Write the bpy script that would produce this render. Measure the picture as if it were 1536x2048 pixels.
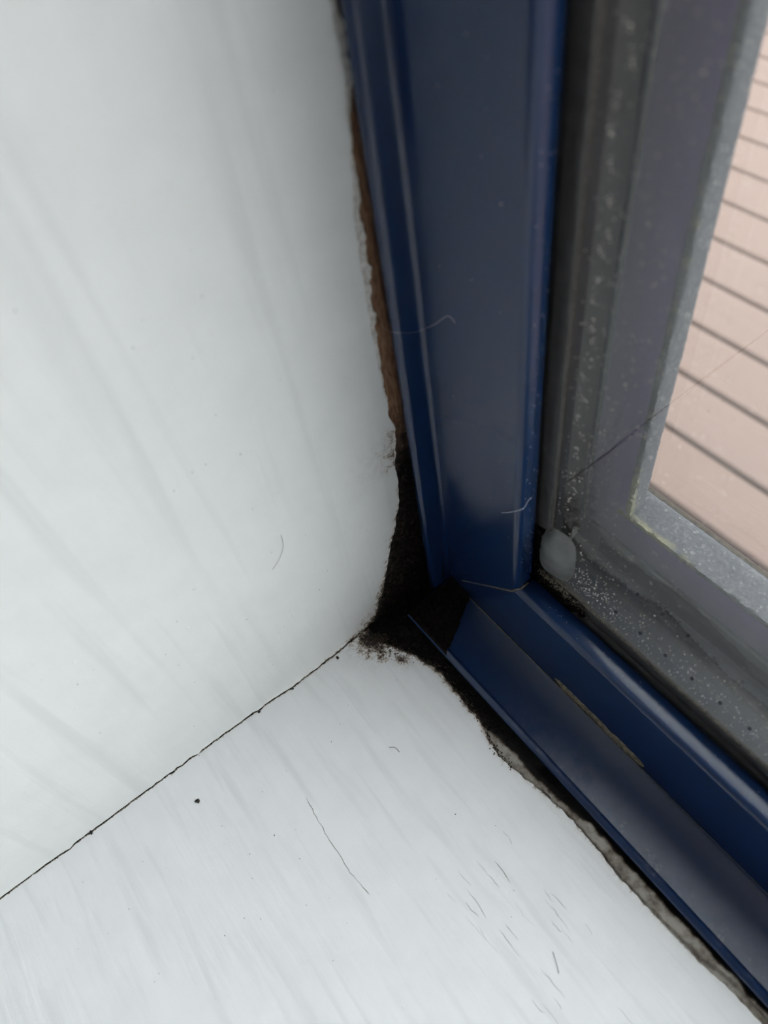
import bpy, math, random
from mathutils import Matrix, Vector, noise

for o in list(bpy.data.objects):
    bpy.data.objects.remove(o, do_unlink=True)
scene = bpy.context.scene
COL = scene.collection

# ------------------------------------------------------------------ camera
# world: x along the window to the right, y outwards through the glass, z up; metres.
# x = 0 is the painted reveal, z = 0 the painted sill.
RC = ((0.5998757, 0.78998744, -0.12676353),
      (0.59604445, -0.54693665, -0.58787015),
      (-0.53374165, 0.27709232, -0.79896163))      # rows: image right, image down, forward
CAM = Vector((0.10809625, -0.04377991, 0.20975824))
cd = bpy.data.cameras.new('camera')
cam = bpy.data.objects.new('camera', cd)
COL.objects.link(cam)
r_, d_, f_ = (Vector(v).normalized() for v in RC)
m3 = Matrix((r_, -d_, -f_)).transposed()
cam.matrix_world = Matrix.Translation(CAM) @ m3.to_4x4()
cd.sensor_fit = 'HORIZONTAL'
cd.sensor_width = 36.0
cd.lens = 1488.28 * 36.0 / 1536.0
cd.clip_start = 0.005
cd.clip_end = 100
cd.dof.use_dof = True
cd.dof.focus_distance = 0.218
cd.dof.aperture_fstop = 17.5
scene.camera = cam

# ------------------------------------------------------------------ sky, exposure
world = bpy.data.worlds.new('overcast_sky')
scene.world = world
world.use_nodes = True
bg = world.node_tree.nodes['Background']
bg.inputs['Color'].default_value = (0.96, 0.975, 1.0, 1)
bg.inputs['Strength'].default_value = 1.0
scene.view_settings.view_transform = 'Standard'
scene.view_settings.look = 'None'
scene.view_settings.gamma = 1
scene.view_settings.use_curve_mapping = False
scene.view_settings.exposure = 2.40

W, H = 2.20, 1.30          # opening
MO = 0.0027                # the jamb sits this much further in than the rail

# ------------------------------------------------------------------ helpers
def tag(o, label=None, cat=None, group=None, kind=None):
    if label: o['label'] = label
    if cat: o['category'] = cat
    if group: o['group'] = group
    if kind: o['kind'] = kind
    return o

def empty(name, loc=(0, 0, 0)):
    o = bpy.data.objects.new(name, None)
    COL.objects.link(o)
    o.location = loc
    o.empty_display_size = 0.02
    return o

def mesh_obj(name, verts, faces, mat, parent=None, smooth=None):
    me = bpy.data.meshes.new(name)
    me.from_pydata([tuple(v) for v in verts], [], faces)
    me.validate()
    if mat: me.materials.append(mat)
    if smooth is not None:
        for p in me.polygons: p.use_smooth = True
        me.set_sharp_from_angle(angle=math.radians(smooth))
    o = bpy.data.objects.new(name, me)
    COL.objects.link(o)
    if parent:
        o.parent = parent
        o.matrix_parent_inverse = Matrix.Translation(-parent.location)
    return o

def fix_normals(o):
    import bmesh
    bm = bmesh.new(); bm.from_mesh(o.data)
    bmesh.ops.recalc_face_normals(bm, faces=bm.faces)
    bm.to_mesh(o.data); bm.free()

class MB:
    """collects faces of one mesh"""
    def __init__(s): s.v = []; s.f = []
    def box(s, a, b):
        n = len(s.v)
        x0, y0, z0 = a; x1, y1, z1 = b
        s.v += [(x0,y0,z0),(x1,y0,z0),(x1,y1,z0),(x0,y1,z0),(x0,y0,z1),(x1,y0,z1),(x1,y1,z1),(x0,y1,z1)]
        s.f += [tuple(n+i for i in q) for q in ((0,3,2,1),(4,5,6,7),(0,1,5,4),(1,2,6,5),(2,3,7,6),(3,0,4,7))]
        return s
    def tube(s, pts, r, k=6):
        n = len(s.v); pts = [Vector(p) for p in pts]
        for i, p in enumerate(pts):
            t = (pts[min(i+1, len(pts)-1)] - pts[max(i-1, 0)]).normalized()
            u = t.cross(Vector((0.31, 0.52, 0.8))).normalized(); w = t.cross(u)
            rr = r[i] if isinstance(r, (list, tuple)) else r
            for j in range(k):
                a = 2*math.pi*j/k
                s.v.append(p + (u*math.cos(a) + w*math.sin(a))*rr)
        for i in range(len(pts)-1):
            for j in range(k):
                a = n+i*k+j; b = n+i*k+(j+1) % k
                s.f.append((a, b, b+k, a+k))
        s.f.append(tuple(n+j for j in range(k))[::-1])
        s.f.append(tuple(n+(len(pts)-1)*k+j for j in range(k)))
        return s
    def lump(s, c, r, rnd, squash=(1, 1, 1)):
        # rough octahedron-ish grain
        n = len(s.v)
        dirs = [(1,0,0),(-1,0,0),(0,1,0),(0,-1,0),(0,0,1),(0,0,-1)]
        for d in dirs:
            q = r*rnd.uniform(0.55, 1.25)
            s.v.append(tuple(c[i]+d[i]*q*squash[i]+rnd.uniform(-.3,.3)*r*squash[i] for i in range(3)))
        s.f += [tuple(n+i for i in q) for q in ((0,2,4),(2,1,4),(1,3,4),(3,0,4),(2,0,5),(1,2,5),(3,1,5),(0,3,5))]
        return s
    def flake(s, c, r, u, w, rnd, thick=0.00002):
        # small flat irregular flake lying in the plane u, w
        n = len(s.v); c = Vector(c); nn = u.cross(w).normalized()*thick
        k = rnd.choice((4, 5)); a0 = rnd.uniform(0, 6.3); el = rnd.uniform(0.3, 1)
        ring = []
        for j in range(k):
            a = a0 + 2*math.pi*j/k; q = r*rnd.uniform(.5, 1.2)
            ring.append(u*(math.cos(a)*q) + w*(math.sin(a)*q*el))
        s.v += [c+p+nn for p in ring] + [c+p-nn for p in ring]
        s.f.append(tuple(n+j for j in range(k))); s.f.append(tuple(n+k+j for j in range(k))[::-1])
        for j in range(k):
            s.f.append((n+j, n+k+j, n+k+(j+1) % k, n+(j+1) % k))
        return s
    def build(s, name, mat, parent=None, smooth=None, fix=True):
        o = mesh_obj(name, s.v, s.f, mat, parent, smooth)
        if fix: fix_normals(o)
        return o

def arc(cx, cy, r, a0, a1, n=5):
    return [(cx+r*math.cos(math.radians(a0+(a1-a0)*i/n)), cy+r*math.sin(math.radians(a0+(a1-a0)*i/n))) for i in range(n+1)]

def extrude(name, prof, along, s0, s1, mat, parent, smooth=35, mirror=None):
    """prof: closed list (a, y), a across the bar; along 'z' (a = x) or 'x' (a = z); s0/s1 give the cut at each end"""
    n = len(prof); v = []
    for fn in (s0, s1):
        for a, y in prof:
            t = fn(a, y)
            p = (a, y, t) if along == 'z' else (t, y, a)
            if mirror == 'x': p = (W-p[0], p[1], p[2])
            if mirror == 'z': p = (p[0], p[1], H-p[2])
            v.append(p)
    f = [(i, (i+1) % n, n+(i+1) % n, n+i) for i in range(n)]
    f += [tuple(range(n))[::-1], tuple(range(n, 2*n))]
    o = mesh_obj(name, v, f, mat, parent)
    fix_normals(o)
    for p in o.data.polygons: p.use_smooth = len(p.vertices) == 4
    o.data.set_sharp_from_angle(angle=math.radians(smooth))
    return o

def lerp_tab(tab, t):
    if t <= tab[0][0]: return tab[0][1]
    for (a, va), (b, vb) in zip(tab, tab[1:]):
        if t <= b: return va+(vb-va)*(t-a)/(b-a)
    return tab[-1][1]

def n3(x, y, z): return noise.noise(Vector((x, y, z)))
def fr(x, y, z, oc=4):
    s, a, k = 0, 1, 1
    for _ in range(oc):
        s += a*n3(x*k, y*k, z*k); a *= .5; k *= 2.1
    return s
def sstep(a, b, t):
    t = min(1, max(0, (t-a)/(b-a))); return t*t*(3-2*t)

# ------------------------------------------------------------------ materials
class NT:
    def __init__(s, name):
        s.m = bpy.data.materials.new(name); s.m.use_nodes = True
        s.t = s.m.node_tree; s.n = s.t.nodes; s.l = s.t.links
        s.b = s.n['Principled BSDF']
    def node(s, typ, **kw):
        n = s.n.new(typ)
        for k, v in kw.items(): setattr(n, k, v)
        return n
    def link(s, a, b): s.l.new(a, b)
    def coord(s, scale=(1, 1, 1), kind='Object', rot=(0, 0, 0)):
        tc = s.node('ShaderNodeTexCoord'); mp = s.node('ShaderNodeMapping')
        mp.inputs['Scale'].default_value = scale; mp.inputs['Rotation'].default_value = rot
        s.link(tc.outputs[kind], mp.inputs['Vector']); return mp.outputs['Vector']
    def noise(s, vec, scale=1.0, detail=4, rough=.55, dist=0):
        n = s.node('ShaderNodeTexNoise')
        n.inputs['Scale'].default_value = scale; n.inputs['Detail'].default_value = detail
        n.inputs['Roughness'].default_value = rough; n.inputs['Distortion'].default_value = dist
        s.link(vec, n.inputs['Vector']); return n.outputs['Fac']
    def ramp(s, fac, stops, interp='LINEAR'):
        r = s.node('ShaderNodeValToRGB'); r.color_ramp.interpolation = interp
        e = r.color_ramp.elements
        while len(e) < len(stops): e.new(.5)
        for el, (p, c) in zip(e, stops):
            el.position = p; el.color = c if len(c) == 4 else (*c, 1)
        s.link(fac, r.inputs['Fac']); return r.outputs['Color']
    def math(s, op, a, b=None, clamp=False):
        n = s.node('ShaderNodeMath', operation=op); n.use_clamp = clamp
        for i, q in enumerate((a, b)):
            if q is None: continue
            if isinstance(q, (int, float)): n.inputs[i].default_value = q
            else: s.link(q, n.inputs[i])
        return n.outputs[0]
    def mix(s, fac, a, b):
        n = s.node('ShaderNodeMix', data_type='RGBA')
        if isinstance(fac, (int, float)): n.inputs['Factor'].default_value = fac
        else: s.link(fac, n.inputs['Factor'])
        for key, q in (('A', a), ('B', b)):
            sock = [i for i in n.inputs if i.name == key and i.type == 'RGBA'][0]
            if isinstance(q, tuple): sock.default_value = (*q, 1) if len(q) == 3 else q
            else: s.link(q, sock)
        return [o for o in n.outputs if o.type == 'RGBA'][0]
    def bump(s, h, strength=.3, dist=.0002, prev=None):
        b = s.node('ShaderNodeBump'); b.inputs['Strength'].default_value = strength
        b.inputs['Distance'].default_value = dist; s.link(h, b.inputs['Height'])
        if prev is not None: s.link(prev, b.inputs['Normal'])
        return b.outputs['Normal']
    def attr(s, name):
        a = s.node('ShaderNodeAttribute'); a.attribute_name = name; return a.outputs['Fac']
    def set(s, color=None, rough=None, normal=None, spec=None, metal=None):
        for key, q in (('Base Color', color), ('Roughness', rough), ('Normal', normal), ('Specular IOR Level', spec), ('Metallic', metal)):
            if q is None: continue
            if isinstance(q, (int, float)): s.b.inputs[key].default_value = q
            elif isinstance(q, tuple): s.b.inputs[key].default_value = (*q, 1) if len(q) == 3 else q
            else: s.link(q, s.b.inputs[key])
        return s.m

def plain(name, color, rough=.6, nscale=400, namp=.15, bump=.2, bdist=.0001, spec=.4, stretch=(1, 1, 1)):
    t = NT(name); v = t.coord(stretch)
    f = t.noise(v, nscale, 5)
    lo = tuple(c*(1-namp) for c in color); hi = tuple(min(1, c*(1+namp)) for c in color)
    return t.set(t.ramp(f, [(.3, lo), (.7, hi)]), rough, t.bump(f, bump, bdist), spec)

def painted_white(name, streak, base):
    """white gloss paint, brushed; 'grime' attribute carries mould growing in from the broken edges"""
    t = NT(name)
    vs = t.coord(streak)
    s1 = t.noise(vs, 1.0, 3, .5, .3)
    v = t.coord()
    s2 = t.noise(v, 1500, 3)
    s3 = t.noise(v, 95, 4)
    g = t.attr('grime')
    nf = t.noise(v, 420, 6, .65)
    nb = t.noise(v, 1700, 4, .6)
    k = t.math('ADD', g, t.math('MULTIPLY', t.math('SUBTRACT', nf, .5), 1.1))
    k = t.math('ADD', k, t.math('MULTIPLY', t.math('SUBTRACT', nb, .5), .5))
    gate = t.math('MULTIPLY', g, 5, True)
    k = t.math('MULTIPLY', k, gate)
    dirty = tuple(c*.955 for c in base); streak_c = tuple(c*.90 for c in base)
    white = t.mix(t.ramp(s3, [(.35, (0, 0, 0)), (.75, (1, 1, 1))]), base, dirty)
    white = t.mix(t.ramp(s1, [(.30, (.9, .9, .9)), (.47, (0, 0, 0))]), white, streak_c)
    stain = t.ramp(k, [(.0, (1, 1, 1)), (.26, (.92, .90, .88)), (.40, (.42, .35, .29)), (.52, (.11, .075, .055)), (.68, (.012, .010, .009))])
    mul = t.node('ShaderNodeMix', data_type='RGBA', blend_type='MULTIPLY')
    mul.inputs['Factor'].default_value = 1
    ins = [i for i in mul.inputs if i.type == 'RGBA']
    t.link(white, ins[0]); t.link(stain, ins[1])
    col = [o for o in mul.outputs if o.type == 'RGBA'][0]
    n = t.bump(s1, .30, .0006)
    n = t.bump(s2, .10, .0001, n)
    n = t.bump(s3, .25, .0006, n)
    rough = t.ramp(k, [(.3, (.42, .42, .42)), (.6, (.95, .95, .95))])
    return t.set(col, rough, n, .45)

M = {}
M['paint_reveal'] = painted_white('white_reveal_paint', (80, 150, 9), (.80, .81, .80))
M['paint_sill'] = painted_white('white_sill_paint', (24, 260, 200), (.80, .81, .82))
M['filler'] = plain('chalky_filler', (.66, .64, .60), .9, 900, .30, .8, .0004)
M['plaster'] = plain('room_plaster', (.16, .155, .15), .9, 12, .06, .05, .001)
M['floor'] = plain('room_floor', (.16, .12, .09), .5, 8, .2, .05, .001)

def wood_mat():
    t = NT('bare_wood_with_mould')
    v = t.coord((1400, 1400, 260)); f = t.noise(v, 1, 6, .6, .5)
    v2 = t.coord(); f2 = t.noise(v2, 250, 5, .6)
    col = t.ramp(f, [(.3, (.13, .066, .038)), (.5, (.27, .150, .090)), (.72, (.40, .24, .15))])
    g = t.attr('grime')
    k = t.math('ADD', g, t.math('MULTIPLY', t.math('SUBTRACT', f2, .5), .9))
    m = t.ramp(k, [(.22, (0, 0, 0)), (.85, (1, 1, 1))])
    f3 = t.noise(v2, 700, 5)
    black = t.ramp(f3, [(.35, (.007, .006, .005)), (.58, (.026, .020, .015)), (.75, (.10, .085, .07))])
    return t.set(t.mix(m, col, black), .9, t.bump(f, .6, .0003, t.bump(f3, .6, .0004)), .2)
M['wood'] = wood_mat()

def caulk_mat():
    t = NT('dirty_old_caulk'); v = t.coord((1, 1, 1))
    f = t.noise(v, 380, 6, .65); f2 = t.noise(v, 1500, 4)
    g = t.attr('grime')
    k = t.math('ADD', g, t.math('MULTIPLY', t.math('SUBTRACT', f, .5), 1.0))
    col = t.ramp(k, [(.12, (.36, .335, .30)), (.34, (.19, .165, .14)), (.50, (.070, .050, .036)), (.62, (.020, .013, .009)), (.8, (.006, .0055, .005))])
    return t.set(col, .85, t.bump(f2, .7, .0003, t.bump(f, .8, .0008)), .25)
M['caulk'] = caulk_mat()

def blue_mat(name, base, rough, dust):
    t = NT(name); v = t.coord()
    f = t.noise(v, 160, 5, .6); f2 = t.noise(v, 2500, 3)
    up = t.node('ShaderNodeNewGeometry'); sep = t.node('ShaderNodeSeparateXYZ')
    t.link(up.outputs['True Normal'], sep.inputs[0])
    upf = t.math('GREATER_THAN', sep.outputs['Z'], .8)
    d = t.ramp(f, [(.30, (0, 0, 0)), (.85, (1, 1, 1))])
    ps = t.node('ShaderNodeSeparateXYZ'); t.link(v, ps.inputs[0])
    yy = t.math('ADD', ps.outputs['Y'], t.math('MULTIPLY', t.math('SUBTRACT', f, .5), .010))
    haze_band = t.ramp(t.math('MULTIPLY', t.math('SUBTRACT', yy, .010), 50), [(.02, (0, 0, 0)), (.10, (1, 1, 1)), (.32, (.8, .8, .8)), (.55, (.05, .05, .05))])  # ledge dust kept to a band that paints in the sky's reflection
    along = t.ramp(t.math('MULTIPLY', ps.outputs['X'], 10), [(.42, (.05, .05, .05)), (.75, (1, 1, 1))])
    upf = t.math('MULTIPLY', t.math('MULTIPLY', upf, haze_band), along)
    k = t.math('MULTIPLY', t.math('MULTIPLY', d, upf), dust)
    col = t.mix(k, base, (.16, .16, .19))
    rr = t.math('ADD', rough, t.math('MULTIPLY', k, .6), True)
    return t.set(col, rr, t.bump(f2, .04, .00005), .5)
M['blue'] = blue_mat('blue_powder_coat', (.0068, .0245, .077), .17, .35)
M['blue_out'] = blue_mat('blue_weathered_outside_veiled', (.17, .125, .28), .55, .3)  # weathered blue lightened to lilac, painting in the reveal's reflection off the glass
M['rubber'] = plain('black_rubber_gasket_shaded_spacer', (.018, .018, .018), .45, 500, .3, .15, .0001)
M['rubber_grey'] = plain('dark_grey_rubber', (.045, .044, .043), .42, 400, .25, .12, .0001)
M['butyl'] = plain('black_butyl', (.006, .007, .012), .3, 300, .3, .1)
M['spacer'] = plain('grey_spacer_metal', (.062, .063, .065), .5, 500, .12, .1, .00005, .5)
M['hole'] = plain('dark_hole', (.006, .006, .007), .9, 300, .1, .05)
M['silicone'] = plain('grey_silicone', (.135, .14, .138), .28, 260, .30, .12, .0003, .6)
M['grime'] = plain('black_brown_grime', (.0075, .0066, .0055), .95, 900, .7, .9, .0006, .15)
M['grime_brown'] = plain('brown_grime', (.045, .036, .026), .95, 900, .6, .9, .0005, .15)
def dust_mat():
    t = NT('pale_dust'); t.n.remove(t.b)
    f = t.noise(t.coord(), 900, 3)
    c = t.ramp(f, [(.3, (.70, .67, .60)), (.7, (.88, .87, .84))])
    di = t.node('ShaderNodeBsdfDiffuse'); tl = t.node('ShaderNodeBsdfTranslucent'); mx = t.node('ShaderNodeMixShader')
    t.link(c, di.inputs['Color']); t.link(c, tl.inputs['Color']); mx.inputs[0].default_value = .6
    t.link(di.outputs[0], mx.inputs[1]); t.link(tl.outputs[0], mx.inputs[2])
    t.link(mx.outputs[0], t.n['Material Output'].inputs['Surface'])
    return t.m
M['dust'] = dust_mat()
M['residue'] = plain('grey_brown_residue', (.20, .175, .13), .95, 900, .45, .8, .0004, .15)
M['dust_tan'] = plain('tan_dirt', (.13, .115, .09), .9, 900, .5, .3)
M['speck'] = plain('dark_speck', (.03, .025, .022), .8, 900, .3, .2)
M['hair'] = plain('white_fibre', (.72, .74, .78), .5, 500, .1, .1)
M['hair_dark'] = plain('dark_fibre', (.12, .09, .08), .5, 500, .1, .1)

def lichen_mat():
    t = NT('weathered_lichen_edge'); v = t.coord()
    f = t.noise(v, 300, 6, .65); f2 = t.noise(v, 1300, 4, .6)
    e = t.attr('edge')
    col = t.ramp(f2, [(.3, (.055, .057, .066)), (.55, (.080, .082, .090)), (.64, (.13, .13, .128)), (.74, (.40, .39, .36))])
    k = t.math('ADD', e, t.math('MULTIPLY', t.math('SUBTRACT', f, .5), 1.3))
    col = t.mix(t.ramp(k, [(.36, (0, 0, 0)), (.66, (1, 1, 1))]), col, (.19, .185, .115))
    return t.set(col, .9, t.bump(f2, .8, .0004), .2)
M['lichen'] = lichen_mat()

def deck_mat():
    t = NT('pink_weathered_boards')
    v = t.coord((2.2, 60, 60)); f = t.noise(v, 1, 5, .6)
    oi = t.node('ShaderNodeObjectInfo')
    v2 = t.coord(); f2 = t.noise(v2, 9, 4)
    c = t.ramp(f, [(.25, (.155, .104, .086)), (.75, (.19, .130, .110))])
    c = t.mix(t.math('MULTIPLY', f2, .35), c, (.20, .15, .13))
    c = t.mix(t.math('MULTIPLY', oi.outputs['Random'], .25), c, (.175, .115, .09))
    return t.set(c, .8, t.bump(f, .2, .002), .3)
M['deck'] = deck_mat()
M['soil'] = plain('dark_ground', (.05, .045, .04), .95, 6, .4, .3, .01)

def glass_mat():
    t = NT('clear_window_glass')
    t.n.remove(t.b)
    out = t.n['Material Output']
    geo = t.node('ShaderNodeNewGeometry')
    ior = t.math('ADD', 1.52, t.math('MULTIPLY', geo.outputs['Backfacing'], 1/1.52-1.52))
    fr_ = t.node('ShaderNodeFresnel'); t.link(ior, fr_.inputs['IOR'])
    tr = t.node('ShaderNodeBsdfTransparent'); tr.inputs['Color'].default_value = (.965, .975, .97, 1)
    gl = t.node('ShaderNodeBsdfGlossy'); gl.inputs['Roughness'].default_value = 0.0
    gl.inputs['Color'].default_value = (1, 1, 1, 1)
    mx = t.node('ShaderNodeMixShader')
    t.link(fr_.outputs[0], mx.inputs[0]); t.link(tr.outputs[0], mx.inputs[1]); t.link(gl.outputs[0], mx.inputs[2])
    t.link(mx.outputs[0], out.inputs['Surface'])
    return t.m
M['glass'] = glass_mat()

def set_attr(o, name, vals):
    a = o.data.attributes.new(name, 'FLOAT', 'POINT')
    a.data.foreach_set('value', vals)

# ------------------------------------------------------------------ room shell
def box_struct(name, a, b, mat, label, cat):
    o = MB().box(a, b).build(name, mat)
    return tag(o, label, cat, kind='structure')
X0, X1, Y0, Z0, Z1 = -1.3, 3.4, -3.2, -0.95, 1.55
box_struct('floor', (X0, Y0, Z0-.06), (X1, .07, Z0), M['floor'], 'brown floor of the room behind the camera', 'floor')
box_struct('ceiling', (X0, Y0, Z1), (X1, .07, Z1+.06), M['plaster'], 'pale plaster ceiling over the room', 'ceiling')
box_struct('wall_back', (X0, Y0-.06, Z0), (X1, Y0, Z1), M['plaster'], 'plain grey wall at the far side of the room', 'wall')
box_struct('wall_right', (X1, Y0, Z0), (X1+.06, .07, Z1), M['plaster'], 'plain grey side wall of the room beyond the window', 'wall')
fw = MB()
fw.box((X0, -.22, Z0), (-.05, .09, Z1)); fw.box((W+.05, -.22, Z0), (X1, .09, Z1))
fw.box((-.05, -.22, Z0), (W+.05, .09, -.05)); fw.box((-.05, -.22, H+.05), (W+.05, .09, Z1))
tag(fw.build('wall_front', M['plaster']), 'thick plastered wall around the window opening', 'wall', kind='structure')
box_struct('trim_2', (W, -.24, 0), (W+.05, .06, H), M['paint_sill'], 'white painted reveal lining on the far side of the window', 'reveal')
box_struct('trim_3', (-.05, -.24, H), (W+.05, .06, H+.05), M['paint_sill'], 'white painted head lining above the window', 'reveal')

# ------------------------------------------------------------------ left reveal: wood, filler, paint
EDGE = [(0, 1.2), (.0047, 3.8), (.0124, 6.6), (.0259, 10.1), (.0372, 14.4), (.0483, 17.4), (.0560, 18.2), (.0648, 18.6), (.0700, 18.9), (.0752, 19.6),
        (.0829, 19.0), (.0989, 18.7), (.1088, 18.4), (.1175, 18.7), (.1267, 18.7), (.1348, 19.2), (.1437, 20.3),
        (.1475, 20.9), (.1503, 20.7), (.1534, 21.4), (.1606, 22.1), (.1676, 21.5), (.20, 21.8), (.25, 22)]
CRACK = [(-.24, .3), (-.128, .3), (-.100, .45), (-.070, .55), (-.055, .75), (-.0444, .85), (-.038, 1.3), (-.032, 1.7), (-.022, 1.55), (-.016, 1.4), (-.008, .9), (0, .5), (.03, .4)]
def crack_x(y):
    w = fr(y*420, 3.1, 0, 4)*.24 + (.35 if n3(y*330, 8.8, 0) > .42 else 0)
    return (lerp_tab(CRACK, y) + w)*.001
def edge_y(z, seed=0, amp=.55):
    e = lerp_tab(EDGE, z)
    e += amp*(.75*fr(z*150, seed, 1.5, 3)+.22*fr(z*1100, seed, 4.5, 3)) * (0.6 + sstep(.0, .02, z)*.4)
    return e*.001

wall = empty('wall_left', (0, -.1, 0))
tag(wall, 'white painted reveal with a chipped edge beside the blue window frame', 'wall', kind='structure')

ZR = [i*.00045 for i in range(int(.19/.00045))] + [.19+.03*i for i in range(1, 38)]
def reveal_sheet(name, mat, off_edge, x_top, x_low, seed, amp, follow_crack, zmin=0, grimef=None):
    v, f, g = [], [], []
    cols = [0, .30, .5, .62, .70, .76, .80, .835, .865, .89, .91, .928, .944, .957, .968, .977, .985, .991, .996, 1.0]
    cols = [c for c in cols]
    # columns far from the ragged edge get extra samples for the crack line
    cc = sorted(set(cols + [i/160 for i in range(0, 161)]))
    nc = len(cc)
    rows = [z for z in ZR if z >= zmin]
    for z in rows:
        ye = edge_y(z, seed, amp) + off_edge(z)
        for c in cc:
            y = -.22 + (ye+.22)*c
            bulge = crack_x(y)*math.exp(-z/.0016) if follow_crack else 0
            zz = z
            if z == 0 and follow_crack: zz = .00030 + .00025*fr(y*700, 7, 2, 3)
            curl = 0
            de = ye-y
            if de < .0025 and follow_crack: curl = .00025*(1-de/.0025)*max(0, .4+fr(z*260, 4, 4, 3))
            # slight hollows and nibs in the paint
            x = x_top + bulge + curl + (.00012*fr(y*60, z*18, seed, 3) if follow_crack else .0002*fr(y*900, z*900, 3, 3))
            v.append((x, y, zz)); g.append(grimef(y, z, de) if grimef else 0)
    nr = len(rows)
    for i in range(nr-1):
        for j in range(nc-1):
            a = i*nc+j; f.append((a, a+1, a+nc+1, a+nc))
    # skirts: ragged edge and lower edge drop to x_low
    n0 = len(v)
    for i in range(nr):
        p = v[i*nc+nc-1]; v.append((x_low, p[1]-.0002, p[2])); g.append(g[i*nc+nc-1])
    for i in range(nr-1):
        f.append((i*nc+nc-1, n0+i, n0+i+1, (i+1)*nc+nc-1))
    n1 = len(v)
    for j in range(nc):
        p = v[j]; v.append((x_low, p[1], p[2]+.0001)); g.append(g[j])
    for j in range(nc-1):
        f.append((j+1, j, n1+j, n1+j+1))
    o = mesh_obj(name, v, f, mat, wall, smooth=50)
    set_attr(o, 'grime', g)
    return o

def g_reveal(y, z, de):
    c = math.hypot((y-.004)*1.0, z*1.0)
    a = .95*math.exp(-max(0, de)/.0022)*(1-sstep(.004, .030, z))
    a = max(a, .9*math.exp(-(math.hypot(y-.002, z)/.0045)))
    a = max(a, .40*math.exp(-max(0, de)/.0016)*(1-sstep(.03, .085, z))+.0)
    a = max(a, .50*math.exp(-z/.0012)*sstep(-.05, 0, y))
    a = max(a, .47*math.exp(-max(0, de)/.008)*sstep(.055, .066, z)*(1-sstep(.072, .082, z))*.75)
    return a
reveal_sheet('paint_layer', M['paint_reveal'], lambda z: 0, 0, -.0006, 0, .55, True, 0, g_reveal)
FILL = [(0, -.8), (55, -.6), (62, .3), (70, .8), (80, .25), (92, .7), (104, 1.3), (112, 1.6), (120, 2.0), (130, 2.1), (138, 1.6), (143, 1.0), (146, .5), (149, .6), (152, 1.3), (160, 1.5), (250, 1.5)]
fil = reveal_sheet('filler_layer', M['filler'],
    lambda z: (lerp_tab(FILL, z*1000)*.001)*(1+.45*fr(z*260, 9, 2, 3)), -.0003, -.0013, 0, .75, False, .004)
# grey smear of old filler low down
# wood backing
def wood_sheet():
    v, f, g = [], [], []
    ys = [-.22, -.02] + [-.01+.0007*i for i in range(0, 60)]
    zs = [-.05, -.002] + [.0008*i for i in range(0, 235)] + [.2, .3, .6, 1.0, 1.3]
    for z in zs:
        for y in ys:
            v.append((-.0009+.0002*fr(y*700, z*200, 1, 3), y, z))
            k = 1.0-sstep(.050, .098, z+.006*n3(z*90, y*200, 2))
            k = max(k, .85*sstep(.0225, .0245, y))
            k = max(k, .75*sstep(.148, .160, z))
            g.append(k)
    nc = len(ys)
    for i in range(len(zs)-1):
        for j in range(nc-1):
            a = i*nc+j; f.append((a, a+1, a+nc+1, a+nc))
    o = mesh_obj('wooden_lining', v, f, M['wood'], wall, smooth=60)
    set_attr(o, 'grime', g)
wood_sheet()
MB().box((-.05, -.22, -.05), (-.0016, .0600, H)).build('lining_core', M['grime'], wall)

# ------------------------------------------------------------------ sill: board, caulk, paint
SEDGE = [(0, -2.4), (4.3, -2.4), (8.4, -1.6), (12, .4), (17.5, 3.0), (23.9, 5.0), (27, 5.6), (35.4, 5.4), (39.9, 5.0), (46.7, 4.8), (49.5, 3.6), (51.4, 2.6), (58.9, 1.8), (66.1, 3.0),
         (70.9, 4.0), (79.4, 4.9), (87.6, 5.1), (91.9, 4.8), (97.7, 4.2), (103.7, 4.5), (112.2, 4.8), (121.9, 5.9), (128.4, 7.4), (140, 7.8), (160, 7.8), (2200, 7.8)]
DARK = [(0, -3), (44, 0), (48, 4.8), (50.6, 5.9), (59.3, 6.6), (65.8, 6.3), (77.8, 7.3), (84.7, 8.7), (99.5, 8.8), (109.4, 8.9), (118, 9.3), (2200, 9.4)]
def sill_edge(x, amp=.45):
    e = lerp_tab(SEDGE, x*1000)
    return (e + amp*fr(x*430, 2.2, 6, 4)*(1-.5*sstep(.10, .13, x)))*.001

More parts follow.
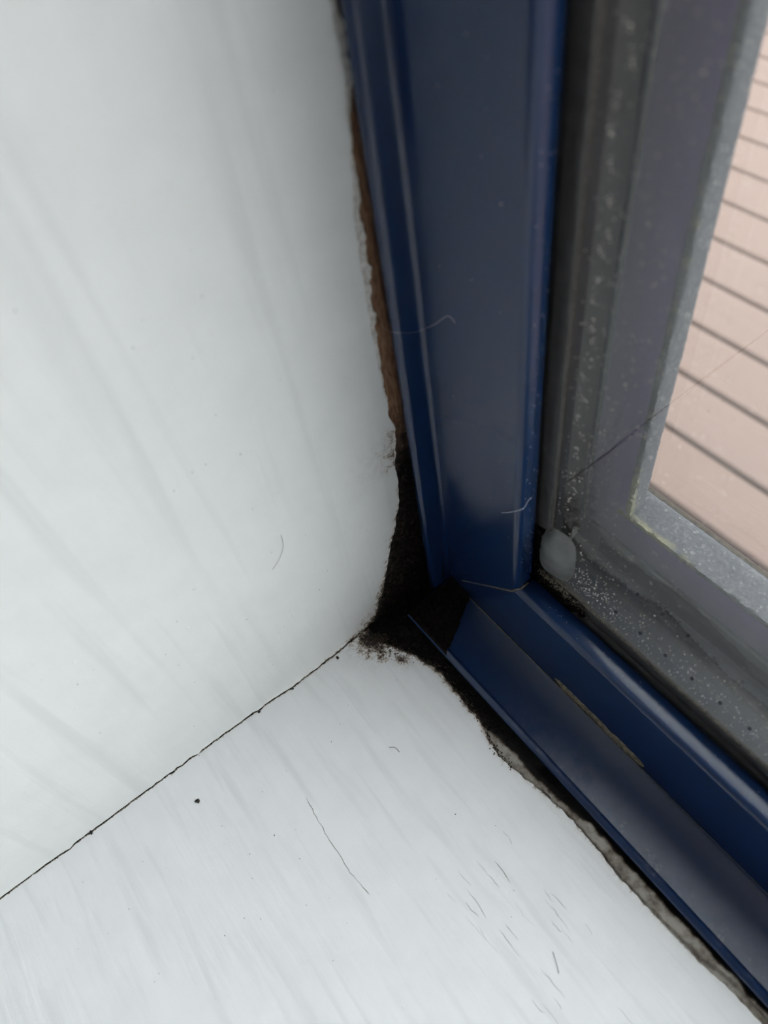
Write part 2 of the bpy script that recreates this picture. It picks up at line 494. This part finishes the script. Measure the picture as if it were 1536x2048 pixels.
sill = empty('trim_1', (.6, -.1, 0))
tag(sill, 'white painted window sill with cracked paint below the blue bottom rail', 'window sill', kind='structure')
def sill_paint():
    v, f, g = [], [], []
    xs = [0] + [.0002+.0006*i for i in range(0, 260)] + [.17, .2, .3, .5, .8, 1.2, 2.2]
    cc = [i/150 for i in range(0, 151)] + [.9955, .9978, .9990]
    cc = sorted(set(cc + [1-.004*(i/14)**1.6 - .0 for i in range(15)] + [1-.06*(i/40) for i in range(41)]))
    nc = len(cc)
    for xi, x in enumerate(xs):
        ye = sill_edge(x)
        for c in cc:
            y = -.24 + (ye+.24)*c
            xx = x
            if x < .004: xx = x + (crack_x(y)+.00032+.0002*fr(y*800, 4, 1, 3))*(1-x/.004)
            de = ye-y
            z = .00010*fr(x*25, y*70, 3, 3)
            if de < .0022 and .048 < x < .105: z += .00035*(1-de/.0022)*max(0, .3+fr(x*200, 5, 1, 3))
            # worn dip towards the frame on the right
            z -= .0011*sstep(.085, .13, x)*math.exp(-de/.006)
            v.append((xx, y, z))
            d0 = math.hypot(x-.004, (y+.001)*.85)
            k = .90*math.exp(-(d0/.0068)**1.5)
            wx = 1-.62*sstep(.045, .056, x)
            k = max(k, .80*wx*math.exp(-max(0, de)/.0011))
            k = max(k, .55*math.exp(-max(0, xx-crack_x(y))/.0006)*sstep(-.09, -.01, y))
            k = max(k, .50*math.exp(-(math.hypot((x-.0105)*.8, y+.0048)/.0030)**2))
            k = max(k, .50*math.exp(-(math.hypot((x-.0165)*.8, y+.0008)/.0026)**2))
            g.append(k)
    for i in range(len(xs)-1):
        for j in range(nc-1):
            a = i*nc+j; f.append((a+nc, a+nc+1, a+1, a))
    nr = len(xs)
    n0 = len(v)
    for i in range(nr):
        p = v[i*nc+nc-1]; v.append((p[0], p[1]-.0001, -.0012)); g.append(.5)
    for i in range(nr-1):
        f.append((i*nc+nc-1, (i+1)*nc+nc-1, n0+i+1, n0+i))
    n1 = len(v)
    for j in range(nc):
        p = v[j]; v.append((p[0]+.0001, p[1], -.0012)); g.append(.5)
    for j in range(nc-1):
        f.append((j, j+1, n1+j+1, n1+j))
    o = mesh_obj('paint_layer', v, f, M['paint_sill'], sill, smooth=50)
    set_attr(o, 'grime', g)
sill_paint()
MB().box((-.05, -.24, -.05), (W+.05, .060, -.0030)).build('sill_board', M['grime'], sill)

def caulk():
    v, f, g = [], [], []
    xs = [-.0005+.0006*i for i in range(0, 260)] + [.17, .2, .4, .8, 1.2, 2.2]
    nn = 26
    for x in xs:
        y0 = sill_edge(x, .2)-.0030; y1 = .0125
        for j in range(nn):
            t = j/(nn-1); y = y0+(y1-y0)*t
            right = sstep(.046, .054, x)
            dk = lerp_tab(DARK, x*1000)*.001 + .0006*fr(x*260, 1, 1, 4)
            z = -.0012 + .0004*fr(x*380, y*520, 1, 4)
            z += right*(.0011+.0005*sstep(.07, .09, x))*math.exp(-(max(0, y-dk+.0008)/.0012)**2)
            if y < sill_edge(x)+.0002: z = min(z, -.0009)
            v.append((x, y, z))
            k = .12 + .26*max(0, .4+fr(x*90, y*250, 8, 3)) + .9*sstep(-.0016, .0006, y-dk)
            k = max(k, .34*math.exp(-abs(y-y0-.0034)/.0005)*right)
            g.append(min(1, k))
    for i in range(len(xs)-1):
        for j in range(nn-1):
            a = i*nn+j; f.append((a+nn, a+nn+1, a+1, a))
    o = mesh_obj('old_caulk_bead', v, f, M['caulk'], sill, smooth=60)
    o['label'] = 'grey caulk blackened with mould along the frame'
    set_attr(o, 'grime', g)
caulk()

# gritty dirt showing along the crack
mb = MB(); rk = random.Random(77)
for i in range(900):
    y = -.14+.135*rk.random()
    x = crack_x(y)+.00025+rk.gauss(0, .00008)
    mb.lump((x, y, -.0001+rk.random()*.0002), rk.uniform(.00012, .00026), rk, (.7, 1.6, .7))
M['crack_dirt'] = plain('brown_grey_crack_dirt', (.24, .215, .17), .95, 900, .6, .4)
o = mb.build('crack_dirt', M['crack_dirt'], sill); tag(o, 'brown dirt in the crack along the sill', kind='stuff')
# small nibs dried into the paint
nib_me = None
def nib(p, r, up, parent):
    global nib_me
    if nib_me is None:
        v = [(0, 0, .22)]; f = []
        for q in range(1, 4):
            for j in range(8):
                a = math.pi*j/4; v.append((q/3*math.cos(a), q/3*math.sin(a), (.16, .05, -.02)[q-1]))
        for j in range(8):
            f.append((0, 1+j, 1+(j+1) % 8))
            for q in range(2):
                a = 1+q*8+j; b = 1+q*8+(j+1) % 8; f.append((a, a+8, b+8, b))
        nib_me = [bpy.data.meshes.new('paint_nib') for _ in range(2)]
        for me, m in zip(nib_me, (M['paint_reveal'], M['paint_sill'])):
            me.from_pydata(v, [], f); me.materials.append(m)
            for pl in me.polygons: pl.use_smooth = True
    o = bpy.data.objects.new('paint_nib', nib_me[0 if up == 'x' else 1]); COL.objects.link(o)
    rot = Matrix.Rotation(math.pi/2, 4, 'Y') if up == 'x' else Matrix.Identity(4)
    o.parent = parent
    o.matrix_parent_inverse = Matrix.Translation(-parent.location)
    o.matrix_basis = Matrix.Translation(p) @ rot @ Matrix.Diagonal((r, r, r, 1))
rn = random.Random(14)
for i in range(26):
    nib((.00002, rn.uniform(-.09, .012), rn.uniform(.01, .14)), rn.uniform(.0003, .0007), 'x', wall)
for i in range(14):
    nib((rn.uniform(.006, .09), rn.uniform(-.11, -.01), .00002), rn.uniform(.0003, .0006), 'z', sill)
# hairline cracks in the sill paint
def crack_line(pts, w, seed):
    rnd = random.Random(seed); P = [Vector((x*.001, y*.001, .00006)) for x, y in pts]
    mb = MB(); line = []
    for a, b in zip(P, P[1:]):
        k = max(2, int((b-a).length/.0012))
        for i in range(k): line.append(a.lerp(b, i/k)+Vector((rnd.uniform(-1, 1), rnd.uniform(-1, 1), 0))*.00018)
    line.append(P[-1])
    rr = [w*rnd.uniform(.35, 1)*(1 if 0 < i < len(line)-1 else .2) for i in range(len(line))]
    mb.tube(line, rr, 4)
    mb.v = [(p[0], p[1], .00006+(p[2]-.00006)*.4) for p in mb.v]
    return mb.build('paint_crack', M['hair_dark'], sill)
crack_line([(31.8, -47), (38, -47.6), (45.2, -48.2), (50, -48), (55.1, -48.4), (62.6, -47.5)], .00010, 1)
rc = random.Random(5)
for i in range(26):
    x = rc.uniform(72, 118); y = -8 - rc.uniform(0, 24) + (x-90)*.10; L = rc.uniform(3, 9)
    crack_line([(x, y), (x+L*.5, y+rc.uniform(-.3, .3)), (x+L, y+rc.uniform(-.5, .5))], rc.uniform(.00003, .00007), 10+i)

# ------------------------------------------------------------------ window
win = empty('window_1', (.6, .03, 0))
tag(win, 'blue metal framed double glazed window with mouldy lower corner', 'window', kind='structure')
XC, ZC, YF = .0355, .0330, .0280

jp = [(.0010, .0350), (.0010, .0240)] + arc(.0032, .0232, .0017, 200, 340, 6) + [(.0050, .0266)] \
     + arc(.0064, .0266, .0014, 180, 90, 4) + arc(XC-.0018, YF+.0018, .0018, -90, 0, 6) \
     + arc(XC-.0012, .0330, .0012, 0, 90, 4) + [(.030, .0352)]
def j0(a, y): return max(.0004, a-MO + (.0002 if y < .0290 else .0002+.9*(min(y, .034)-.0290)*.3))
def jt(a, y): return H-a
extrude('frame_jamb', jp, 'z', j0, jt, M['blue'], win)
extrude('frame_jamb', jp, 'z', lambda a, y: a, jt, M['blue'], win, mirror='x')
bp = [(-.0008, .0350), (-.0008, .0104)] + [(.0002, .0098), (.0009, .0093), (.0018, .0091)] + arc(.0018, .0103, .0012, 270, 360, 4)[1:]
bp = [(-.0010, .0350), (-.0010, .0106), (.0004, .0100)]
bp += [(z, y) for y, z in [(.0094, .0009), (.0091, .0017), (.0093, .0025), (.0099, .0031), (.0107, .0033), (.0113, .0030), (.0116, .0026)]]
bp += [(.0024, .0270), (.0028, .0279), (.0034, YF)]
bp += arc(ZC-.0016, YF+.0016, .0016, -90, 0, 6)
bp += [(ZC, .0330), (ZC-.0006, .0345), (ZC-.002, .0352), (.020, .0352)]
def b0(a, y): return a+MO if y > .0272 else max(.0068, a+MO)
extrude('bottom_rail', bp, 'x', b0, lambda a, y: W-a, M['blue'], win)
extrude('top_rail', [(a, y) for a, y in jp], 'x', lambda a, y: a, lambda a, y: W-a, M['blue'], win, mirror='z')

# mitre joint: pale line of old sealant, dirt in the open part of the joint
mb = MB(); rj = random.Random(3)
pts = [(.0118+i*.00055, YF-.0001, .0118+i*.00055-MO+.0001) for i in range(42)]
mb.tube([(x+rj.uniform(-1, 1)*.00005, y, z) for x, y, z in pts], [.00016+.00012*i/42 for i in range(42)], 6)
mb.tube([(XC-.0010, YF+.0000, ZC-.0004), (XC+.0002, YF+.0014, ZC+.0003), (XC+.0003, YF+.0040, ZC+.0005)], .00028, 6)
o = mb.build('mitre_seam', M['dust_tan'], win); o['label'] = 'thin pale seam along the mitre joint'

# thin dirt line where the ledge meets the rail face
mb = MB(); pts = []; rr = []
for i in range(230):
    x = .0105+i*.00055
    pts.append((x, .0278, .0029)); rr.append(max(.00004, .00013+.00010*fr(x*300, 1, 0, 3)) * (1-.55*sstep(.05, .12, x)))
mb.tube(pts, rr, 5)
mb.build('grime_line', M['dust_tan'], win)
# strip of dried residue on the rail
def residue():
    v, f = [], []; n = 120; k = 7
    for i in range(n):
        t = i/(n-1); x = .0515+.0335*t
        w = .0030*(min(1, t*9, (1-t)*14)**.5)*(1+.25*fr(x*350, 0, 3, 3))
        zc = .0052+.0003*fr(x*200, 2, 3, 2)
        for j in range(k):
            u = j/(k-1)*2-1
            h = .00055*(1-u*u)*(1+.6*fr(x*900, u*2, 0, 3)) * min(1, t*12, (1-t)*12)
            v.append((x, YF+.00008-h, zc+u*w*.62 - .0004))
    for i in range(n-1):
        for j in range(k-1):
            a = i*k+j; f.append((a, a+1, a+k+1, a+k))
    o = mesh_obj('dried_residue', v, f, M['residue'], win, smooth=60); fix_normals(o)
    o['label'] = 'strip of brown dried residue on the rail'
residue()
# crust of grime on the ledge end
def ledge_grime():
    v, f = [], []; nx, ny = 70, 70
    for i in range(nx):
        for j in range(ny):
            t = j/(ny-1); y = .0094+.0184*t
            xr = .0255-.0105*t + .0006*fr(y*500, 0, 5, 3)
            x = .0060+(xr-.0060)*i/(nx-1)
            edge = min(1, (nx-1-i)/3)
            z = .0026 + (.0007 if y < .0115 else 0)*1 + (.0003+.00035*fr(x*500, y*500, 0, 4))*edge
            if y > .0265: z += (y-.0265)*1.5
            v.append((x, y, z))
    for i in range(nx-1):
        for j in range(ny-1):
            a = i*ny+j; f.append((a, a+ny, a+ny+1, a+1))
    o = mesh_obj('ledge_grime', v, f, M['grime'], win, smooth=60); fix_normals(o)
    o['label'] = 'dark crust of grime on the end of the ledge'
ledge_grime()

# glazing gaskets
jg = [(.0300, .0361), (.0300, .0354)] + arc(.0352, .0356, .0006, 250, 300, 2) + [(.0372, .0351)] + arc(.0386, .0355, .0005, -90, 60, 4) + [(.0390, .0361)]
extrude('glazing_gasket', jg, 'z', lambda a, y: .0570+.3*(a-.035), lambda a, y: H-.04, M['rubber_grey'], win)
extrude('glazing_gasket', jg, 'z', lambda a, y: .04, lambda a, y: H-.04, M['rubber'], win, mirror='x')
bgk = [(.0290, .0361), (.0290, .0348), (.0330, .0347), (.0338, .0349), (.0346, .0354), (.0356, .0352), (.0366, .0352), (.0378, .0356), (.0381, .0361)]
extrude('glazing_gasket', bgk, 'x', lambda a, y: .0500+.6*(a-.033), lambda a, y: W-.04, M['rubber'], win)
extrude('glazing_gasket', jg, 'x', lambda a, y: .04, lambda a, y: W-.04, M['rubber'], win, mirror='z')
# backing behind the open gasket corner
mb = MB(); mb.box((.028, .0353, .0245), (.0372, .0361, .0580)); mb.box((.028, .0353, .0245), (.0520, .0361, .0372))
mb.build('corner_packer', M['grime'], win)

# silicone dab in the corner, on the inner pane
def dab():
    v, f = [], []; n, k = 18, 36
    cx, cz = .0408, .0492
    for i in range(n+1):
        t = i/n
        for j in range(k):
            a = 2*math.pi*j/k
            ca, sa = math.cos(a), math.sin(a)
            rx = .0062 if ca > 0 else .0058
            rz = .0105
            # squarish outline
            q = (abs(ca)**3+abs(sa)**3)**(-1/3)
            x = cx+rx*q*ca*t; z = cz+rz*q*sa*t + .35*(x-cx)
            h = .0026*(1-t**2.4)+.0002*fr(x*300, z*300, 0, 3)*(1-t)
            v.append((x, .0361-h, z))
    for i in range(n):
        for j in range(k):
            f.append((i*k+j, i*k+(j+1) % k, (i+1)*k+(j+1) % k, (i+1)*k+j))
    o = mesh_obj('silicone_dab', v, f, M['silicone'], win, smooth=80); fix_normals(o)
    o['label'] = 'glossy grey silicone dab in the glazing corner'
dab()

# panes
def pane(y0, y1):
    return MB().box((.0262, y0, .0242), (W-.026, y1, H-.026)).build('glass_pane', M['glass'], win)
pane(.0362, .0402)
pane(.0566, .0606)

# spacer bar between the panes
SX, SZ = .0310, .0290
sp = [(.0250, .0404), (SZ-.0004, .0404), (SZ, .0409), (SZ, .0559), (SZ-.0004, .0564), (.0250, .0564)]
spb = extrude('spacer_bar', sp, 'x', lambda a, y: a+.002, lambda a, y: W-a, M['spacer'], win, 60)
spj = [(a+.002, y) for a, y in sp]
extrude('spacer_bar', spj, 'z', lambda a, y: a-.002, lambda a, y: H-a, M['rubber'], win, 60)  # same metal bar as the others; black material paints in its shade
extrude('spacer_bar', spj, 'z', lambda a, y: a-.002, lambda a, y: H-a, M['spacer'], win, 60, mirror='x')
extrude('spacer_bar', sp, 'x', lambda a, y: a+.002, lambda a, y: W-a, M['spacer'], win, 60, mirror='z')
pm = None
for y in (.0448, .0531):
    for i in range(13):
        x = .0555+.00822*i
        if pm is None:
            v = [(0, 0, .00003)] ; k = 8; f = []
            for q, rr in ((0, .00028), (1, .00046), (2, .00056)):
                for j in range(k):
                    a = 2*math.pi*j/k; v.append((rr*math.cos(a), rr*math.sin(a), (.00003, .00003, -.00002)[q]))
            for j in range(k):
                f.append((0, 1+j, 1+(j+1) % k))
                for q in range(2):
                    a = 1+q*k+j; b = 1+q*k+(j+1) % k
                    f.append((a, a+k, b+k, b))
            me = bpy.data.meshes.new('perforation'); me.from_pydata(v, [], f); me.materials.append(M['hole']); pm = me
        o = bpy.data.objects.new('perforation', pm); COL.objects.link(o)
        o.location = (x, y, SZ); o.parent = spb
# butyl seal against the outer pane
extrude('butyl_seal', [(.0250, .0557), (.0300, .0557), (.0372, .0561), (.0376, .0565), (.0250, .0565)], 'x', lambda a, y: .031, lambda a, y: W-.03, M['butyl'], win)
extrude('butyl_seal', [(.0270, .0560), (.0322, .0560), (.0326, .0565), (.0270, .0565)], 'z', lambda a, y: .029, lambda a, y: H-.03, M['butyl'], win)
# corner key of the spacer: pale curved plastic
mb = MB()
mb.tube([(SX+.0006, .0500+.004*math.sin(a), SZ+.0045-.004*math.cos(a)) for a in [i*math.pi/2/8 for i in range(9)]], .0007, 8)
mb.build('corner_key', M['silicone'], win, 60)

# outer gasket and outer frame
extrude('outer_gasket', [(.0230, .0607), (.0285, .0607), (.0288, .0612), (.0288, .0628), (.0230, .0628)], 'x', lambda a, y: .025, lambda a, y: W-.03, M['butyl'], win)
extrude('outer_gasket', [(.0250, .0607), (.0268, .0607), (.0272, .0612), (.0272, .0628), (.0250, .0628)], 'z', lambda a, y: .025, lambda a, y: H-.03, M['butyl'], win)
oj = [(0, .0625), (.0412, .0625), (.0418, .0630), (.0414, .0688), (.0384, .0720), (.036, .0760), (.0, .0760)]
ob = [(-.02, .0625), (.0410, .0625), (.0415, .0630), (.0414, .0722), (.040, .0740), (.036, .0748), (-.02, .0748)]
extrude('outer_jamb', oj, 'z', lambda a, y: a-.0005, lambda a, y: H-a, M['blue_out'], win)
extrude('outer_jamb', oj, 'z', lambda a, y: a, lambda a, y: H-a, M['blue_out'], win, mirror='x')
extrude('outer_rail', ob, 'x', lambda a, y: a+.0005, lambda a, y: W-a, M['blue_out'], win)
extrude('outer_rail', oj, 'x', lambda a, y: a, lambda a, y: W-a, M['blue_out'], win, mirror='z')
# weathered, lichen covered nose of the outer frame
def nose(along, prof, s0, s1, sd):
    v, f, e = [], [], []; n = 420; k = len(prof)
    for i in range(n):
        for j, (a, y) in enumerate(prof):
            t = s0 + (s1-s0)*((i/(n-1))**1.6)
            if i == 0: t = s0 + (a-prof[0][0])
            r = .00022*fr(t*700, y*700, sd, 4)
            jag = .0003*fr(t*600, sd, 3, 3) if j in (0, 1) else 0
            aa = a+r+jag
            v.append((aa, y-jag, t) if along == 'z' else (t, y-jag, aa))
            close = 1-sstep(.0, .0025, y-.0625) if sd != 1 else 1-sstep(0, .0018, y-.0625)
            corner = 1-sstep(.045, .07, t)
            e.append(.30*close + .35*close*corner + .15*corner)
    for i in range(n-1):
        for j in range(k-1):
            a = i*k+j; f.append((a, a+1, a+k+1, a+k))
    o = mesh_obj('weathered_nose', v, f, M['lichen'], win, smooth=70); fix_normals(o)
    set_attr(o, 'edge', e)
nose('z', [(.0405, .0623), (.0420, .0624), (.0422, .0632), (.0422, .0646), (.0421, .0660), (.0420, .0675), (.0417, .0687), (.0405, .0700), (.0388, .0722)], .0420, .9, 1)
nose('x', [(.0403, .0623), (.0418, .0624), (.0420, .0632), (.0420, .0650), (.0420, .0670), (.0420, .0690), (.0420, .0710), (.0418, .0724), (.0409, .0732), (.0395, .0738)], .0375, .9, 2)
extrude('drip_edge', [(.0350, .0730), (.0402, .0730), (.0406, .0736), (.0404, .0748), (.0380, .0756), (.0350, .0756)], 'x', lambda a, y: .036, lambda a, y: W-.04, M['grime_brown'], win)

# dirt crumbs along the gasket lips and dust on the inner pane
UX, UZ = Vector((1, 0, 0)), Vector((0, 0, 1))
rd = random.Random(11)
mb = MB()
for i in range(1500):          # along the jamb gasket lip
    z = .050+.135*rd.random()**1.3
    x = .0390+rd.gauss(0, .00022)+.0002*n3(z*300, 0, 0)
    if n3(z*220, 5, 0) < -.25: continue
    mb.lump((x, .0359-rd.random()*.0003, z), rd.uniform(.00005, .00017), rd, (1, .6, 1.2))
for i in range(2600):          # along the rail gasket lip
    x = .041+.085*rd.random()**1.2
    z = .0383+abs(rd.gauss(0, .0007)); 
    mb.lump((x, .0359-rd.random()*.0003, z), rd.uniform(.00005, .00019), rd, (1.2, .6, 1))
for i in range(900):
    x = .036+abs(rd.gauss(0, .007)); z = .0345+abs(rd.gauss(0, .0022))+.02*max(0, .038-x)*0
    mb.lump((x, .0352-rd.random()*.0005, z), rd.uniform(.00008, .00026), rd)
o = mb.build('dirt_crumbs', M['dust_tan'], win); tag(o, 'gritty tan dirt along the gasket lips', kind='stuff')
mb = MB()
for i in range(520):           # thick grime packed into the open corner
    a = rd.random()
    x = .0362+rd.gauss(0, .0006) if a < .4 else rd.uniform(.036, .053)
    z = rd.uniform(.0345, .056) if a < .4 else .0352+rd.gauss(0, .0010)
    mb.lump((x, .0353-rd.random()*.0009, z), rd.uniform(.0002, .0006), rd)
o = mb.build('corner_grime', M['grime'], win); tag(o, 'black grime packed into the open gasket corner', kind='stuff')

mb = MB()
def fleck(x, z, r):
    mb.flake((x, .0361, z), r, UX, UZ, rd)
for i in range(620):
    x = .0395+abs(rd.gauss(0, .014)); z = rd.uniform(.042, .18)
    fleck(x, z, rd.uniform(.00005, .00017))
for i in range(420):
    x = rd.uniform(.045, .125); z = .040+abs(rd.gauss(0, .011))
    fleck(x, z, rd.uniform(.00004, .00015))
for i in range(190):            # bigger curled flakes
    x = rd.uniform(.041, .075); z = rd.uniform(.045, .175)
    u = (UX*math.cos(i)+UZ*math.sin(i)); w = u.cross(Vector((0, 1, 0)))
    mb.flake((x, .0361, z), rd.uniform(.0002, .00045), u, w*.35, rd)
for i in range(26):            # evenly spaced splash marks on the strip by the gasket
    z = .07+i*.0045+rd.uniform(-.001, .001); x = .0432+rd.uniform(-.0008, .0012)
    for q in range(7): fleck(x+rd.gauss(0, .00035), z+rd.gauss(0, .0006), rd.uniform(.00008, .00022))
for i in range(160):           # streaky cluster near the corner
    x = .052+rd.gauss(0, .006); z = .0475+rd.gauss(0, .003)
    fleck(x, z, rd.uniform(.00007, .0002))
o = mb.build('glass_dust', M['dust'], win); tag(o, 'white dust flecks on the inner pane', kind='stuff')
mb = MB()
for i in range(110):
    x = rd.uniform(.046, .10); z = rd.uniform(.05, .14)
    mb.flake((x, .0361, z), rd.uniform(.00004, .00014), UX, UZ, rd)
o = mb.build('dark_specks', M['speck'], win); tag(o, 'dark specks on the inner pane', kind='stuff')
mb = MB()
for i in range(130):           # flecks on the blue jamb and rail
    q = rd.random()
    if q < .5: mb.flake((XC+.00003, rd.uniform(.0295, .0335), rd.uniform(.04, .17)), rd.uniform(.00004, .00013), Vector((0, 1, 0)), UZ, rd)
    elif q < .7: mb.flake((rd.uniform(.012, .034), YF-.00003, rd.uniform(.04, .17)), rd.uniform(.00003, .00009), UX, UZ, rd)
    else: mb.flake((rd.uniform(.04, .12), rd.uniform(.0295, .033), ZC+.00003), rd.uniform(.00004, .0001), UX, Vector((0, 1, 0)), rd)
o = mb.build('frame_dust', M['dust'], win); tag(o, 'white dust flecks on the blue frame', kind='stuff')

# ------------------------------------------------------------------ mould in the corner
rm = random.Random(21)
mb = MB()
for i in range(2600):
    q = rm.random()
    if q < .45:      # on the lining between paint and jamb
        z = .001+.06*rm.random()**1.5; y0 = edge_y(z)+.0002; y1 = .0240
        y = y0+(y1-y0)*rm.random()**.6; c = (-.0005, y, z); sq = (.5, 1, 1.3)
    elif q < .85:    # between sill paint and rail
        x = .001+.055*rm.random()**1.7; y0 = sill_edge(x)+.0004; y1 = .0098 if x > .007 else .024
        y = y0+(y1-y0)*rm.random(); c = (x, y, -.0006); sq = (1.2, 1, .5)
    else:
        a = rm.random()*.0065; c = (rm.uniform(.0, .0065), rm.uniform(.004, .026), .0003+rm.random()*.0012); sq = (1, 1, .8)
    mb.lump(c, rm.uniform(.00018, .00055), rm, sq)
o = mb.build('mould_crust', M['grime'])
tag(o, 'lumpy black mould crust in the corner where reveal, sill and blue frame meet', 'mould', kind='stuff')
mb = MB()
for i in range(420):
    x = .004+abs(rm.gauss(0, .006)); y = -.0032+rm.gauss(0, .0016)+.35*(x-.004)
    mb.lump((x, y, .00008), rm.uniform(.00008, .00030), rm, (1, 1, .5))
for i in range(380):
    x = rm.uniform(.02, .062); y = sill_edge(x)+rm.gauss(.0002, .0006)
    mb.lump((x, y, .0000), rm.uniform(.00008, .00028), rm, (1.2, 1, .5))
o = mb.build('rust_crumbs', M['grime_brown'])
tag(o, 'brown crumbs scattered on the sill along the mouldy edge of the paint', 'crumbs', kind='stuff')

# ------------------------------------------------------------------ loose specks and hairs
def grain(name, pos, r, mat, label, cat, sq=(1, 1, .6), seed=0):
    rnd = random.Random(seed); m = MB()
    for i in range(5):
        m.lump((pos[0]+rnd.uniform(-.7, .7)*r, pos[1]+rnd.uniform(-.5, .5)*r, pos[2]), r*.7, rnd, sq)
    return tag(m.build(name, mat), label, cat)
grain('crumb', (.0129, -.0719, .0003), .00065, M['speck'], 'dark crumb lying alone on the white sill below the crack', 'crumb', seed=1)
grain('crumb', (.0009, -.1004, .0004), .00075, M['speck'], 'black crumb lodged in the crack near the left edge', 'crumb', seed=2)
grain('crumb', (.0017, -.0444, .0003), .0005, M['speck'], 'dark crumb in the middle of the crack between reveal and sill', 'crumb', seed=3)
grain('crumb', (.0024, -.0325, .0003), .0005, M['speck'], 'small dark crumb at the kink of the crack', 'crumb', seed=4)
grain('crumb', (.0030, -.0160, .0002), .0006, M['grime_brown'], 'brown crumb by the crack nearest the mouldy corner', 'crumb', seed=5)
mb = MB(); rs = random.Random(31)
for i in range(60):
    x = rs.uniform(.01, .12); y = rs.uniform(-.12, -.006)
    mb.lump((x, y, .00008), rs.uniform(.00006, .00018), rs, (1, 1, .6))
for i in range(60):
    y = rs.uniform(-.08, .012); z = rs.uniform(.01, .16)
    mb.lump((.00008, y, z), rs.uniform(.00005, .00016), rs, (.6, 1, 1.4))
tag(mb.build('dust_specks', M['speck']), 'tiny dark specks scattered over the white paint', 'dust', kind='stuff')

def curve_pts(P, k=8):
    P = [Vector(p) for p in P]; out = []
    Q = [P[0]*2-P[1]] + P + [P[-1]*2-P[-2]]
    for i in range(1, len(Q)-2):
        for j in range(k):
            t = j/k; a, b, c, d = Q[i-1], Q[i], Q[i+1], Q[i+2]
            out.append(.5*((2*b)+(c-a)*t+(2*a-5*b+4*c-d)*t*t+(3*b-a-3*c+d)*t**3))
    out.append(P[-1]); return out
def hair(P, r, mat, label):
    return tag(MB().tube(curve_pts(P), r, 5).build('hair', mat, None, 60), label, 'hair')
hair([(.0300, .0278, .0637), (.0321, .0277, .0660), (.0343, .0278, .0686), (.0357, .0286, .0700), (.0357, .0296, .0700), (.0358, .0306, .0717), (.0358, .0316, .0719)], .00006, M['hair'], 'white curled fibre stuck on the blue jamb edge near its foot')
hair([(-.0005, .0216, .1059), (.0040, .0212, .1075), (.0058, .0250, .1062), (.0062, .0275, .1058), (.0102, .0277, .1094), (.0145, .0277, .1139), (.0168, .0277, .1136)], .000012, M['hair'], 'fine pale hair stretched across the blue jamb at mid height')
hair([(.0002, -.0165, .0655), (.0002, -.0172, .0610), (.0002, -.0195, .0575), (.0002, -.0220, .0555)], .00004, M['hair_dark'], 'fine dark hair curved on the white reveal')
hair([(.0355, -.0205, .0001), (.0368, -.0192, .0004), (.0385, -.0190, .0001)], .00006, M['hair_dark'], 'short brown hair on the white sill in front of the rail')
hair([(.1000, -.0200, .0001), (.1025, -.0212, .0003), (.1040, -.0220, .0001)], .00005, M['speck'], 'short black fibre on the sill near the lower edge')

# ------------------------------------------------------------------ outside: deck a metre below the sill
deck = empty('deck', (0, 2, -1.0))
tag(deck, 'pinkish boards of the deck seen below through the glass', 'deck', kind='structure')
bm_ = None
PITCH, GAP = .1439, .010
for i in range(-3, 32):
    yc = .953+PITCH*(i+.5)
    if bm_ is None:
        hw = (PITCH-GAP)/2; c = .004
        pr = [(-hw, -.025), (hw, -.025), (hw, -c), (hw-c, 0), (-hw+c, 0), (-hw, -c)]
        v = [(x, a, b) for x in (-4.0, 4.0) for a, b in pr]; n = 6
        f = [(k, (k+1) % n, n+(k+1) % n, n+k) for k in range(n)] + [tuple(range(n))[::-1], tuple(range(n, 2*n))]
        o = mesh_obj('deck_board', v, f, M['deck'], deck); fix_normals(o); bm_ = o.data
        o.matrix_parent_inverse = Matrix.Identity(4)
    else:
        o = bpy.data.objects.new('deck_board', bm_); COL.objects.link(o); o.parent = deck
    o.location = (0.0, yc-2.0, 0)
tag(MB().box((-9, .10, -1.10), (9, 12, -1.03)).build('ground', M['soil']), 'dark ground under the deck boards', 'ground', kind='structure')
